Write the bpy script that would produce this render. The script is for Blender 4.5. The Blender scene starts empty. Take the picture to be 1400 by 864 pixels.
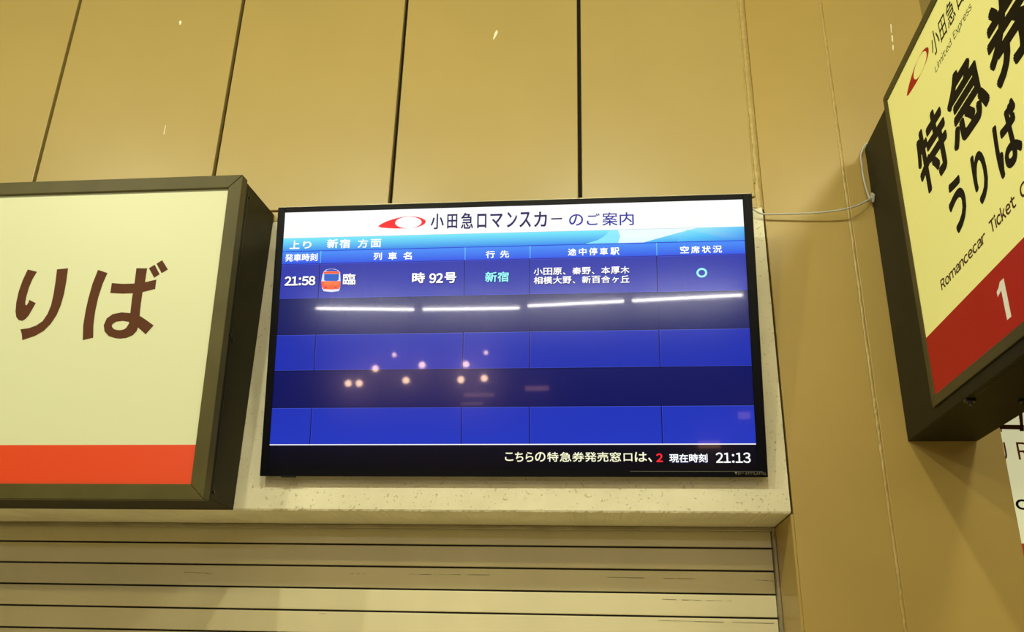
import bpy, bmesh, math, random
import numpy as np
from mathutils import Matrix, Vector
from mathutils.geometry import tessellate_polygon
random.seed(7)
SC = bpy.context.scene
COL = SC.collection

# ---------------------------------------------------------------- camera
CAM_H = 1.6
F_PX = 1199.48
YAW, PITCH, ROLL = map(math.radians, (-6.16990, 21.75322, 1.35860))
fwd = np.array([math.sin(YAW)*math.cos(PITCH), math.cos(YAW)*math.cos(PITCH), math.sin(PITCH)])
rgt = np.array([math.cos(YAW), -math.sin(YAW), 0.0])
upv = np.cross(rgt, fwd)
R_ = math.cos(ROLL)*rgt + math.sin(ROLL)*upv
U_ = -math.sin(ROLL)*rgt + math.cos(ROLL)*upv
CAM = np.array([0, 0, CAM_H])
cam = bpy.data.objects.new('camera', bpy.data.cameras.new('camera'))
COL.objects.link(cam)
cam.data.sensor_width = 36
cam.data.sensor_fit = 'HORIZONTAL'
cam.data.lens = F_PX/1400*36
cam.data.clip_start = 0.02
m = Matrix.Identity(4)
for i in range(3):
    m[i][0], m[i][1], m[i][2], m[i][3] = R_[i], U_[i], -fwd[i], CAM[i]
cam.matrix_world = m
SC.camera = cam
SC.view_settings.view_transform = 'Standard'
SC.view_settings.look = 'None'
SC.view_settings.exposure = 0.0
SC.view_settings.gamma = 1.0
SC.view_settings.use_curve_mapping = False

# ---------------------------------------------------------------- world and lights
W = bpy.data.worlds.new('world'); SC.world = W; W.use_nodes = True
bg = W.node_tree.nodes['Background']
bg.inputs[0].default_value = (1.0, 0.80, 0.50, 1)
bg.inputs[1].default_value = 0.03
WARM = (1.0, 0.99, 0.70)
CEIL = 3.95
WY = 2.16          # the wall plane
DOWNLIGHTS = [(-2.75, -0.59), (-1.30, -0.59), (0.0, -0.59), (1.45, -0.59)]
DOWN_POWER = [48, 33, 34, 42]
DOWN_SIZE = [0.10, 0.10, 0.10, 0.36]
FILL = (1.0, 0.86, 0.38)
TUBE_STRENGTH = 105.0

def area(name, loc, size, power, color, rot=(0, 0, 0), shape='DISK', size_y=None):
    l = bpy.data.lights.new(name, 'AREA'); l.shape = shape; l.size = size
    if size_y: l.size_y = size_y
    l.energy = power; l.color = color
    o = bpy.data.objects.new(name, l); COL.objects.link(o)
    o.location = loc; o.rotation_euler = rot
    return o

# ---------------------------------------------------------------- helpers
def srgb(r, g, b):
    f = lambda c: c/12.92 if c <= 0.04045 else ((c+0.055)/1.055)**2.4
    return (f(r/255), f(g/255), f(b/255), 1)

def new_mat(name):
    mt = bpy.data.materials.new(name); mt.use_nodes = True
    return mt, mt.node_tree, mt.node_tree.nodes['Principled BSDF']

def mat(name, col, rough=0.5, metal=0.0, var=0.08, scale=8, bump=0.0, bscale=200, emit=None, estr=0.0, spec=0.5, coat=0.0, stretch=(1, 1, 1)):
    mt, nt, p = new_mat(name)
    N, L = nt.nodes, nt.links
    tc = N.new('ShaderNodeTexCoord'); mp = N.new('ShaderNodeMapping')
    mp.inputs['Scale'].default_value = stretch
    L.new(tc.outputs['Object'], mp.inputs[0])
    nz = N.new('ShaderNodeTexNoise'); nz.inputs['Scale'].default_value = scale; nz.inputs['Detail'].default_value = 5
    L.new(mp.outputs[0], nz.inputs['Vector'])
    cr = N.new('ShaderNodeValToRGB')
    cr.color_ramp.elements[0].position = 0.3; cr.color_ramp.elements[1].position = 0.7
    cr.color_ramp.elements[0].color = tuple(c*(1-var) for c in col[:3])+(1,)
    cr.color_ramp.elements[1].color = tuple(min(1, c*(1+var)) for c in col[:3])+(1,)
    L.new(nz.outputs[0], cr.inputs[0]); L.new(cr.outputs[0], p.inputs['Base Color'])
    p.inputs['Roughness'].default_value = rough; p.inputs['Metallic'].default_value = metal
    p.inputs['Specular IOR Level'].default_value = spec
    p.inputs['Coat Weight'].default_value = coat
    if emit:
        p.inputs['Emission Color'].default_value = emit; p.inputs['Emission Strength'].default_value = estr
    if bump:
        n2 = N.new('ShaderNodeTexNoise'); n2.inputs['Scale'].default_value = bscale; n2.inputs['Detail'].default_value = 3
        L.new(mp.outputs[0], n2.inputs['Vector'])
        b = N.new('ShaderNodeBump'); b.inputs['Strength'].default_value = bump; b.inputs['Distance'].default_value = 0.002
        L.new(n2.outputs[0], b.inputs['Height']); L.new(b.outputs[0], p.inputs['Normal'])
    return mt

def emat(name, col, strength=1.0):
    """a lit pixel of the screen: emission under the display's satin cover"""
    mt, nt, p = new_mat(name)
    p.inputs['Base Color'].default_value = (0.004, 0.004, 0.006, 1)
    p.inputs['Roughness'].default_value = 0.135
    p.inputs['Specular IOR Level'].default_value = 0.4
    p.inputs['Coat Weight'].default_value = 0.4
    p.inputs['Coat Roughness'].default_value = 0.03
    if col is None:
        a = nt.nodes.new('ShaderNodeVertexColor'); a.layer_name = 'Col'
        nt.links.new(a.outputs[0], p.inputs['Emission Color'])
    else:
        p.inputs['Emission Color'].default_value = col
    p.inputs['Emission Strength'].default_value = strength
    return mt

TAN = (0.44, 0.325, 0.105)
M = {}
M['panel'] = mat('tan_painted_panel', TAN, 0.34, 0.0, 0.035, 3, 0.03, 500, spec=0.6)
M['pillar'] = mat('tan_paint_warm_shade', (0.435, 0.305, 0.085), 0.36, 0.0, 0.05, 3, 0.04, 400, spec=0.5)  # the panels' paint, with dimmer and warmer light put into the colour
M['caulk'] = mat('tan_caulk', (0.46, 0.335, 0.11), 0.35, 0.0, 0.1, 60, 0.3, 160)
M['dark_gap'] = mat('dark_gap', (0.012, 0.008, 0.005), 0.8)
M['shutter'] = mat('shutter_paint', (0.72, 0.66, 0.43), 0.42, 0.0, 0.05, 5, 0.05, 200)
M['steel'] = mat('dull_steel', (0.42, 0.38, 0.26), 0.32, 0.7, 0.15, 12)
M['olive'] = mat('olive_brown_metal', (0.088, 0.075, 0.024), 0.45, 0.0, 0.12, 12, 0.04, 300, spec=0.2)
M['olive_dark'] = mat('dark_olive_metal', (0.024, 0.020, 0.006), 0.5, 0.0, 0.15, 10, 0.04, 300, spec=0.12)
M['black'] = mat('black_plastic', (0.006, 0.006, 0.008), 0.28, 0.0, 0.1, 20)
M['bezel'] = mat('satin_black_bezel', (0.003, 0.0035, 0.006), 0.3, 0.0, 0.1, 20, spec=0.12)
M['bezel_line'] = mat('grey_line', (0.12, 0.12, 0.11), 0.35, 0.3)
M['sign_face'] = mat('cream_acrylic', (0.62, 0.64, 0.42), 0.4, 0, 0.01, 2, emit=srgb(238, 240, 190), estr=0.09, spec=0.3)
M['sign_face_far'] = mat('cream_acrylic_boosted', (0.66, 0.68, 0.44), 0.4, 0, 0.01, 2, emit=srgb(240, 238, 190), estr=0.55, spec=0.3)  # stronger emission stands in for the light missing beyond the pillar
M['sign_face_yellow'] = mat('yellowish_acrylic', (0.74, 0.71, 0.30), 0.4, 0, 0.01, 2, emit=srgb(235, 230, 125), estr=0.40, spec=0.2)
M['sign_red_orange'] = mat('orange_red_band', (0.60, 0.055, 0.012), 0.35, 0, 0.01, 2, emit=srgb(214, 66, 28), estr=0.22)
M['sign_red'] = mat('deep_red_band', (0.36, 0.014, 0.006), 0.5, 0, 0.02, 2, emit=srgb(175, 40, 20), estr=0.25, spec=0.12)
M['brown_ink'] = mat('brown_lettering', (0.095, 0.028, 0.008), 0.6, 0, 0.1, 10, spec=0.2)
M['black_ink'] = mat('black_lettering', (0.006, 0.004, 0.002), 0.6, 0, 0.05, 10, spec=0.15)
M['white_ink'] = mat('white_lettering', (0.85, 0.82, 0.70), 0.4, 0, 0.02, 10, emit=srgb(240, 236, 205), estr=0.2)
M['orange_ink'] = mat('rust_lettering', (0.40, 0.10, 0.02), 0.4, 0, 0.1, 10)
M['cable'] = mat('white_cable', (0.50, 0.50, 0.45), 0.4, 0, 0.05, 30)
M['chip'] = mat('white_paint_chip', (0.9, 0.86, 0.66), 0.4, 0, 0.05, 30)
M['floor'] = mat('floor_tile', (0.58, 0.52, 0.38), 0.3, 0, 0.1, 2)
M['ceiling'] = mat('ceiling_paint', (0.55, 0.50, 0.38), 0.7, 0, 0.05, 2)
M['white_metal'] = mat('white_enamel', (0.7, 0.68, 0.6), 0.4, 0, 0.03, 5)
M['screen'] = emat('screen_pixels', None)
M['px_white'] = emat('screen_white', (1, 1, 1, 1), 1.15)
M['px_navy'] = emat('screen_navy', srgb(8, 12, 90))
M['px_red'] = emat('screen_red', srgb(255, 40, 50))
M['px_cyan'] = emat('screen_cyan', srgb(150, 252, 255), 1.15)
M['px_cream'] = emat('screen_cream', srgb(255, 255, 215))
M['px_blue'] = emat('screen_blue_ink', srgb(20, 30, 160))

def plaster_mat():
    mt, nt, p = new_mat('pitted_cream_plaster')
    N, L = nt.nodes, nt.links
    tc = N.new('ShaderNodeTexCoord')
    nz = N.new('ShaderNodeTexNoise'); nz.inputs['Scale'].default_value = 9; nz.inputs['Detail'].default_value = 8
    L.new(tc.outputs['Object'], nz.inputs['Vector'])
    cr = N.new('ShaderNodeValToRGB')
    cr.color_ramp.elements[0].position = 0.25; cr.color_ramp.elements[0].color = (0.70, 0.65, 0.47, 1)
    cr.color_ramp.elements[1].position = 0.7; cr.color_ramp.elements[1].color = (0.84, 0.79, 0.60, 1)
    L.new(nz.outputs[0], cr.inputs[0])
    n2 = N.new('ShaderNodeTexNoise'); n2.inputs['Scale'].default_value = 130; n2.inputs['Detail'].default_value = 4
    L.new(tc.outputs['Object'], n2.inputs['Vector'])
    c2 = N.new('ShaderNodeValToRGB')     # pits
    c2.color_ramp.elements[0].position = 0.30; c2.color_ramp.elements[0].color = (0, 0, 0, 1)
    c2.color_ramp.elements[1].position = 0.36; c2.color_ramp.elements[1].color = (1, 1, 1, 1)
    L.new(n2.outputs[0], c2.inputs[0])
    mx = N.new('ShaderNodeMixRGB'); mx.inputs[1].default_value = (0.64, 0.58, 0.40, 1)
    L.new(c2.outputs[0], mx.inputs[0]); L.new(cr.outputs[0], mx.inputs[2]); L.new(mx.outputs[0], p.inputs['Base Color'])
    n3 = N.new('ShaderNodeTexNoise'); n3.inputs['Scale'].default_value = 260; n3.inputs['Detail'].default_value = 3
    L.new(tc.outputs['Object'], n3.inputs['Vector'])
    ad = N.new('ShaderNodeMath'); ad.operation = 'MULTIPLY_ADD'; ad.inputs[1].default_value = 0.25
    L.new(n3.outputs[0], ad.inputs[0]); L.new(c2.outputs[0], ad.inputs[2])
    b = N.new('ShaderNodeBump'); b.inputs['Strength'].default_value = 0.65; b.inputs['Distance'].default_value = 0.0025
    L.new(ad.outputs[0], b.inputs['Height']); L.new(b.outputs[0], p.inputs['Normal'])
    p.inputs['Roughness'].default_value = 0.75
    return mt
M['plaster'] = plaster_mat()

def tag(o, label=None, cat=None, group=None, kind=None):
    if label: o['label'] = label
    if cat: o['category'] = cat
    if group: o['group'] = group
    if kind: o['kind'] = kind
    return o

def empty(name, loc, rot=(0, 0, 0), label=None, cat=None, group=None, kind=None):
    o = bpy.data.objects.new(name, None); COL.objects.link(o)
    o.empty_display_size = 0.1
    o.location = loc; o.rotation_euler = rot
    o['_m'] = 0
    MW[o] = Matrix.LocRotScale(Vector(loc), o.rotation_euler, None)
    del o['_m']
    return tag(o, label, cat, group, kind)
MW = {}          # world matrices of the things (meshes are all built in world coordinates)

def link(name, me, m_, parent=None, label=None):
    o = bpy.data.objects.new(name, me); COL.objects.link(o)
    if m_ is not None:
        for x in (m_ if isinstance(m_, (list, tuple)) else [m_]): me.materials.append(x)
    if parent:
        o.parent = parent
        pm = MW.get(parent, Matrix.Identity(4))
        me.transform(pm.inverted())
        MW[o] = pm
    else:
        MW[o] = Matrix.Identity(4)
    if label: o['label'] = label
    return o

def obj(name, bm, m_, parent=None, label=None, smooth=False):
    bmesh.ops.recalc_face_normals(bm, faces=bm.faces)
    me = bpy.data.meshes.new(name); bm.to_mesh(me); bm.free()
    if smooth:
        for p in me.polygons: p.use_smooth = True
    return link(name, me, m_, parent, label)

def base_mesh(o, loc):
    """give a top-level mesh its origin at loc"""
    o.data.transform(Matrix.Translation(-Vector(loc))); o.location = loc
    MW[o] = Matrix.Translation(Vector(loc))
    return o

def box(bm, x0, x1, y0, y1, z0, z1, bev=0.0, seg=1, fr=None):
    vs = [bm.verts.new((x, y, z)) for x in (x0, x1) for y in (y0, y1) for z in (z0, z1)]
    fs = [(0, 1, 3, 2), (4, 6, 7, 5), (0, 4, 5, 1), (2, 3, 7, 6), (0, 2, 6, 4), (1, 5, 7, 3)]
    faces = [bm.faces.new([vs[i] for i in f]) for f in fs]
    if bev:
        es = list({e for f in faces for e in f.edges})
        r = bmesh.ops.bevel(bm, geom=es, offset=bev, segments=seg, affect='EDGES', profile=0.5)
        vs = list({v for f in r['faces'] for v in f.verts} | {v for v in vs if v.is_valid})
    if fr is not None:
        for v in vs:
            v.co = fr @ v.co
    return vs

def cyl(bm, c, r, d, axis='Z', n=20, r2=None, fr=None):
    rt = {'Z': Matrix.Identity(4), 'Y': Matrix.Rotation(math.pi/2, 4, 'X'), 'X': Matrix.Rotation(math.pi/2, 4, 'Y')}[axis]
    mm = Matrix.Translation(Vector(c)) @ rt
    if fr is not None: mm = fr @ mm
    return bmesh.ops.create_cone(bm, cap_ends=True, segments=n, radius1=r, radius2=r if r2 is None else r2, depth=d, matrix=mm)

def tube(bm, pts, r, n=10):
    """a round cable through pts"""
    P = [Vector(p) for p in pts]; rings = []
    for i, p in enumerate(P):
        t = (P[min(i+1, len(P)-1)] - P[max(i-1, 0)]).normalized()
        a = t.cross(Vector((0.1, 0.2, 1))).normalized(); b = t.cross(a)
        rings.append([bm.verts.new(p + r*(math.cos(2*math.pi*k/n)*a + math.sin(2*math.pi*k/n)*b)) for k in range(n)])
    for i in range(len(rings)-1):
        for k in range(n):
            bm.faces.new([rings[i][k], rings[i][(k+1) % n], rings[i+1][(k+1) % n], rings[i+1][k]])
    bm.faces.new(rings[0]); bm.faces.new(rings[-1][::-1])

def spline(pts, n=8):
    P = [Vector(p) for p in pts]; out = []
    for i in range(len(P)-1):
        p0, p1, p2, p3 = P[max(i-1, 0)], P[i], P[i+1], P[min(i+2, len(P)-1)]
        for k in range(n):
            t = k/n
            out.append(0.5*((2*p1)+(p2-p0)*t+(2*p0-5*p1+4*p2-p3)*t*t+(3*p1-p0-3*p2+p3)*t**3))
    out.append(P[-1]); return out

class Frame:
    """a flat surface standing in the room: origin, right, up, normal towards the viewer's side; px() measures a photo point on it"""
    def __init__(s, o, a, b):
        s.o, s.a, s.b = Vector(o), Vector(a).normalized(), Vector(b).normalized(); s.n = s.a.cross(s.b)
    def at(s, a, b, n=0.0): return s.o + s.a*a + s.b*b + s.n*n
    def px(s, u, v):
        d = Vector(R_*((u-700)/F_PX) - U_*((v-432)/F_PX) + fwd); c = Vector(CAM)
        X = c + d*((s.o-c).dot(s.n)/d.dot(s.n)) - s.o
        return X.dot(s.a), X.dot(s.b)
    def m(s):
        q = Matrix.Identity(4)
        for i in range(3): q[i][0], q[i][1], q[i][2], q[i][3] = s.a[i], -s.n[i], s.b[i], s.o[i]
        return q      # local x right, y away, z up

def poly_faces(bm, fr, P2, off):
    v = [bm.verts.new(fr.at(p[0], p[1], off)) for p in P2]
    if len(v) <= 4: return [bm.faces.new(v)]
    return [bm.faces.new([v[i] for i in t]) for t in tessellate_polygon([[Vector((p[0], p[1], 0)) for p in P2]])]

def flat(name, fr, polys, m_, parent, off, thick=0.0, label=None, px=True):
    """flat outlines (lists of points) lying on a frame; a list item may be (outline, hole)"""
    bm = bmesh.new()
    for pl in polys: poly_faces(bm, fr, [fr.px(*p) if px else p for p in pl], off)
    if thick:
        r = bmesh.ops.extrude_face_region(bm, geom=bm.faces[:])
        for v in [g for g in r['geom'] if isinstance(g, bmesh.types.BMVert)]: v.co += fr.n*thick
    else:
        for f in bm.faces:
            f.normal_update()
            if f.normal.dot(fr.n) < 0: f.normal_flip()
    me = bpy.data.meshes.new(name); 
    if thick: bmesh.ops.recalc_face_normals(bm, faces=bm.faces)
    bm.to_mesh(me); bm.free()
    return link(name, me, m_, parent, label)

_cache = {}
def text_mesh(s, bold):
    bold = 0 if bold > 0 else bold      # heavier words are thickened in text()
    if (s, bold) not in _cache and s.isascii() and s.strip() and not s.isspace():
        V, Fc, x = [], [], 0.0      # words and figures: full-width glyphs set with proportional spacing
        for ch in s:
            g = text_mesh(chr(ord(ch)+0xFEE0), bold)
            a = min(v[0] for v in g[0]); b = max(v[0] for v in g[0]); k = len(V)
            pad = 0.10 if ch == ':' else 0.04
            V += [(v[0]-a+x+(pad-0.04), v[1], v[2]) for v in g[0]]; Fc += [tuple(i+k for i in f) for f in g[1]]
            x += b-a+0.065+2*(pad-0.04)
        _cache[(s, bold)] = (V, Fc)
    if (s, bold) not in _cache:
        cu = bpy.data.curves.new('t', 'FONT'); cu.body = s; cu.offset = bold; cu.resolution_u = 4; cu.fill_mode = 'FRONT'
        ob = bpy.data.objects.new('t', cu); COL.objects.link(ob)
        dg = bpy.context.evaluated_depsgraph_get(); ev = ob.evaluated_get(dg)
        me = ev.to_mesh()
        vs = [tuple(v.co) for v in me.vertices]; fs = [tuple(p.vertices) for p in me.polygons]
        ev.to_mesh_clear(); bpy.data.objects.remove(ob); bpy.data.curves.remove(cu)
        _cache[(s, bold)] = (vs, fs)
    return _cache[(s, bold)]

def text(name, fr, items, m_, parent, off, bold=0.0, px=True, shear=0.0, label=None):
    """lettering printed on a frame; items: (string, (x0, top, x1, bottom))"""
    V, Fc = [], []
    for it in items:
        s, b = it[:2]; bd = it[2] if len(it) > 2 else bold
        vs, fs = text_mesh(s, bd)
        x0 = min(v[0] for v in vs); x1 = max(v[0] for v in vs); y0 = min(v[1] for v in vs); y1 = max(v[1] for v in vs)
        if px:
            um, vm = (b[0]+b[2])/2, (b[1]+b[3])/2
            A0 = fr.px(b[0], vm); A1 = fr.px(b[2], vm); B1 = fr.px(um, b[1])[1]; B0 = fr.px(um, b[3])[1]
            A0, A1 = A0[0], A1[0]
        else:
            A0, B1, A1, B0 = b
        em = 0.9*(B1-B0)/(y1-y0) if (y1-y0) > 0.3 else (A1-A0)/max(x1-x0, 0.1)*0.9
        dl = max(bd, 0)*1.15*em
        sx = max(A1-A0-2*dl, 1e-5); sy = max(B1-B0-2*dl, 1e-5)
        shifts = [(0, 0)] if dl == 0 else [(dl*math.cos(q), dl*math.sin(q)) for q in [math.pi*(k+0.5)/4 for k in range(8)]]
        if bd > 0.045*3: shifts.append((0, 0))
        for n_, (dx, dy) in enumerate(shifts):
            k = len(V)
            for v in vs:
                t = (v[1]-y0)/(y1-y0)
                V.append(fr.at(A0+dl+sx*(v[0]-x0)/(x1-x0)+dx, B0+dl+sy*t+dy, off+n_*0.000012))
            Fc += [tuple(i+k for i in f) for f in fs]
    me = bpy.data.meshes.new(name); me.from_pydata(V, [], Fc); me.update()
    if me.polygons and me.polygons[0].normal.dot(fr.n) < 0: me.flip_normals()
    return link(name, me, m_, parent, label)

def ray_plane_y(u, v, Y):
    d = R_*((u-700)/F_PX) - U_*((v-432)/F_PX) + fwd
    return Vector(CAM + d*(Y/d[1]))

Z = lambda z: z+CAM_H     # heights measured from the lens

# ================================================================ the setting
fl = bmesh.new(); box(fl, -7, 7, -16, 6.0, -0.1, 0)
tag(obj('floor', fl, M['floor']), kind='structure')
ce = bmesh.new(); box(ce, -7, 7, -16, 6.0, CEIL, CEIL+0.1)
tag(obj('ceiling', ce, M['ceiling']), kind='structure')

LZ = Z(0.351)           # underside of the plaster beam
SEAM = Z(1.208)         # lower edge of the tall panels
GX = [-3.40, -2.83, -2.265, -1.700, -1.133, -0.592, -0.050, 0.4455]   # joints between the tall panels
JX = 0.4475             # jamb of the opening
PX1 = 0.951             # right edge of the pillar
SY = 2.394              # shutter plane

wb = bmesh.new()
box(wb, -3.5, JX, WY+0.022, WY+0.34, LZ+0.03, CEIL)     # core behind the panels and beam
box(wb, -3.5, -3.40, WY, WY+0.34, 0, LZ+0.03)
wall = obj('wall_back', wb, M['dark_gap']); tag(wall, kind='structure')
for i in range(len(GX)-1):
    b = bmesh.new(); g = 0.0055
    box(b, GX[i]+g, GX[i+1]-(g if i < len(GX)-2 else 0.018), WY, WY+0.02, SEAM, CEIL-0.002, 0.0022, 2)
    obj('panel', b, M['panel'], wall)
# tan strip under the panels, then the plaster beam
b = bmesh.new(); box(b, -3.4, 0.43, WY+0.002, WY+0.02, Z(1.174), SEAM-0.005, 0.001)
obj('panel_strip', b, M['panel'], wall)
b = bmesh.new()
nx, nz_ = 700, 3
x0, x1 = -3.4, 0.4425
rows = []
ys = WY-0.001
for k, zf in enumerate([0, 0.005, 0.98, 1]):
    row = []
    for i in range(nx+1):
        x = x0+(x1-x0)*i/nx
        z = LZ+(Z(1.170)-LZ)*zf
        j = 0
        if k == 0: z += random.uniform(-0.001, 0.0022)*(1 if random.random() < 0.6 else 0.3); j = 0.003
        if k == 3: z += random.uniform(-0.004, 0.004)
        xx = x + (random.uniform(-0.002, 0.001) if i == nx else 0)
        row.append(b.verts.new((xx, ys+j, z)))
    rows.append(row)
for r in range(3):
    for i in range(nx): b.faces.new([rows[r][i], rows[r][i+1], rows[r+1][i+1], rows[r+1][i]])
bk = [b.verts.new((x0+(x1-x0)*i/nx, SY+0.02, LZ)) for i in range(nx+1)]
for i in range(nx): b.faces.new([bk[i], bk[i+1], rows[0][i+1], rows[0][i]])
tp = [b.verts.new((x0+(x1-x0)*i/nx, WY+0.03, Z(1.172))) for i in range(nx+1)]
for i in range(nx): b.faces.new([rows[3][i], rows[3][i+1], tp[i+1], tp[i]])
b.faces.new([rows[0][nx], bk[nx], b.verts.new((x1, SY+0.02, Z(1.172))), tp[nx], rows[3][nx], rows[2][nx], rows[1][nx]])
plaster = obj('plaster_beam', b, M['plaster'], wall, 'cream plaster beam with a rough pitted surface')
# small white paint chips on the panels
FW = Frame((0, WY, CAM_H), (1, 0, 0), (0, 0, 1))
for c in ([(246.5, 28), (248.5, 30), (247.5, 34), (245.5, 34), (245, 30)],
          [(226.3, 171), (227, 172), (224.6, 184), (223.6, 183.5)],
          [(679, 41), (681, 44), (678, 50), (675, 54.5), (674, 53.5), (676, 46)]):
    flat('paint_chip', FW, [c], M['chip'], wall, 0.0003, 0.0006)

# pillar right of the screen: core, two columns of panels, bumpy caulk in the joints
pr = bmesh.new()
box(pr, JX+0.002, PX1-0.004, WY+0.018, 2.75, 0, CEIL)
pil = obj('wall_right', pr, M['pillar']); tag(pil, kind='structure')
for a0, a1 in ((JX, 0.6655), (0.6725, PX1)):
    b = bmesh.new(); box(b, a0+0.001, a1, WY, WY+0.018, 0, CEIL-0.002, 0.0018, 2)
    obj('panel', b, M['pillar'], pil)
b = bmesh.new(); box(b, PX1-0.0035, PX1-0.0005, WY+0.019, 2.75, 0, CEIL-0.002, 0.001)
obj('panel', b, M['pillar'], pil)
for p in ([(1217.2, 33), (1218.8, 34), (1219, 46), (1217.8, 44)], [(1218.6, 48), (1220.6, 49), (1221, 58), (1219, 56)], [(1220, 61), (1222, 63), (1221.5, 70), (1220, 67)]):
    flat('paint_chip', FW, [p], M['chip'], pil, 0.0003, 0.0006)

def caulk(xc, z0, z1, w, yc, par, amp=0.0012, gap=0.0):
    b = bmesh.new(); n = int((z1-z0)/0.006); P = 6; rs = []
    for i in range(n+1):
        z = z0+(z1-z0)*i/n; r = []
        w_ = w*(1+random.uniform(-0.15, 0.2)); xo = random.uniform(-amp, amp)
        for k in range(P):
            t = k/(P-1)
            r.append(b.verts.new((xc+xo+(t-0.5)*w_, yc-math.sin(t*math.pi)*(0.0035+random.uniform(-amp, amp)), z)))
        rs.append(r)
    for i in range(n):
        for k in range(P-1): b.faces.new([rs[i][k], rs[i][k+1], rs[i+1][k+1], rs[i+1][k]])
    return obj('caulk_bead', b, M['caulk'], par, smooth=True)
b = bmesh.new(); box(b, 0.425, 0.4482, WY+0.006, WY+0.021, Z(1.17), CEIL-0.002)
obj('joint_filler', b, M['caulk'], wall)
for i in range(4):      # the wall goes on above the sign, set back beside the pillar
    b = bmesh.new(); box(b, PX1+0.002+i*0.52 - (0.50 if i else 0) + (0 if i else 0), PX1+(0.019 if i == 0 else 0.015+i*0.52), 2.62, 2.70, Z(1.30), CEIL-0.002, 0.002)
    obj('panel', b, M['panel'], pil)
caulk(0.669, 0.0, CEIL-0.01, 0.0115, WY+0.003, pil, 0.0016)
caulk(0.4375, Z(1.17), CEIL-0.01, 0.018, WY+0.004, wall)
caulk(0.4290, Z(1.25), CEIL-0.01, 0.006, WY+0.002, wall)
# lining of the jamb: a folded metal angle
b = bmesh.new(); box(b, JX-0.004, JX+0.004, WY+0.004, SY, 0, LZ-0.001, 0.001)
obj('jamb_lining', b, M['pillar'], pil)
b = bmesh.new(); box(b, JX-0.006, JX+0.001, WY-0.001, WY+0.008, 0, LZ-0.002, 0.0015)
obj('jamb_angle', b, M['pillar'], pil)

# ================================================================ rolling shutter
sh = empty('rolling_shutter', (-1.47, SY, 0), label='closed beige rolling shutter of wide horizontal slats under the plaster beam', cat='shutter')
left = [739.3, 767.9, 797.1, 827.1, 857.5]; right = [750, 781, 812.7, 845.1]
zs = [ray_plane_y(0, v, SY).z for v in left]
zr = [ray_plane_y(u, v, SY).z for u, v in zip((1058, 1059.6, 1063.8, 1066.7), right)]
z1_ = (zs[0]+zr[0])/2; pitch = ((zs[0]-zs[4])/4+(zr[0]-zr[3])/3)/2
print('slat pitch', pitch, zs, zr)
top = z1_+pitch
SX0, SX1 = -3.39, JX-0.014
def slat_mesh():
    b = bmesh.new()
    h = pitch-0.0042
    prof = [(0.006, 0.0), (0.0005, 0.0005), (0, 0.003), (-0.0002, h*0.5), (0, h-0.003), (0.0005, h-0.0005), (0.006, h)]
    L = [b.verts.new((SX0, SY+p[0], -h+p[1])) for p in prof]; R2 = [b.verts.new((SX1, SY+p[0], -h+p[1])) for p in prof]
    for k in range(len(prof)-1): b.faces.new([L[k], L[k+1], R2[k+1], R2[k]])
    b.faces.new(L); b.faces.new(R2[::-1])
    return b
b = slat_mesh(); 
slat0 = obj('slat', b, M['shutter'], sh)
n_sl = int((top-0.08)/pitch)
for i in range(n_sl):
    o = slat0 if i == 0 else slat0.copy()
    if i: COL.objects.link(o); o.parent = sh
    o.location = (0, 0, top-0.002-i*pitch)
b = bmesh.new(); box(b, SX0-0.01, JX-0.005, SY+0.006, SY+0.012, 0, LZ+0.01)
obj('shutter_backing', b, M['dark_gap'], sh)
b = bmesh.new(); box(b, SX0, JX-0.012, SY-0.016, SY-0.004, LZ-0.011, LZ-0.0005, 0.002, 2)
obj('head_rail', b, M['steel'], sh, 'dull steel head rail')
b = bmesh.new(); box(b, JX-0.0125, JX-0.0045, SY-0.02, SY+0.006, 0, LZ-0.002, 0.001)
obj('guide_rail', b, M['steel'], sh, 'narrow steel guide rail')
b = bmesh.new(); box(b, SX0, SX1, SY-0.01, SY+0.006, 0, 0.07, 0.003)
obj('bottom_bar', b, M['steel'], sh)
# scuffs rubbed into the slats
FS = Frame((0, SY-0.0013, CAM_H), (1, 0, 0), (0, 0, 1))
def scuff(u0, v0, u1, v1, h=0.0010):
    A = FS.px(u0, v0); B = FS.px(u1, v1); n = 14; P = []; Q = []
    for k in range(n+1):
        t = k/n; P.append((A[0]+(B[0]-A[0])*t, A[1]+(B[1]-A[1])*t)); Q.append((P[-1][0], P[-1][1]-h*random.uniform(0.15, 1)))
    o = flat('scuff', FS, [[P[k], P[k+1], Q[k+1], Q[k]] for k in range(n) if random.random() < 0.8], M['dark_gap'], sh, 0.0002, px=False)
    o['kind'] = 'stuff'
for s_ in ((252, 782, 290, 783.5), (478, 784.4, 500, 784.6), (560, 785, 700, 786), (830, 789, 950, 791), (1030, 792.5, 1058, 794), (905, 819, 1000, 821.5), (900, 848, 1058, 852), (436, 838.6, 446, 839)):
    scuff(*s_)

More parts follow.
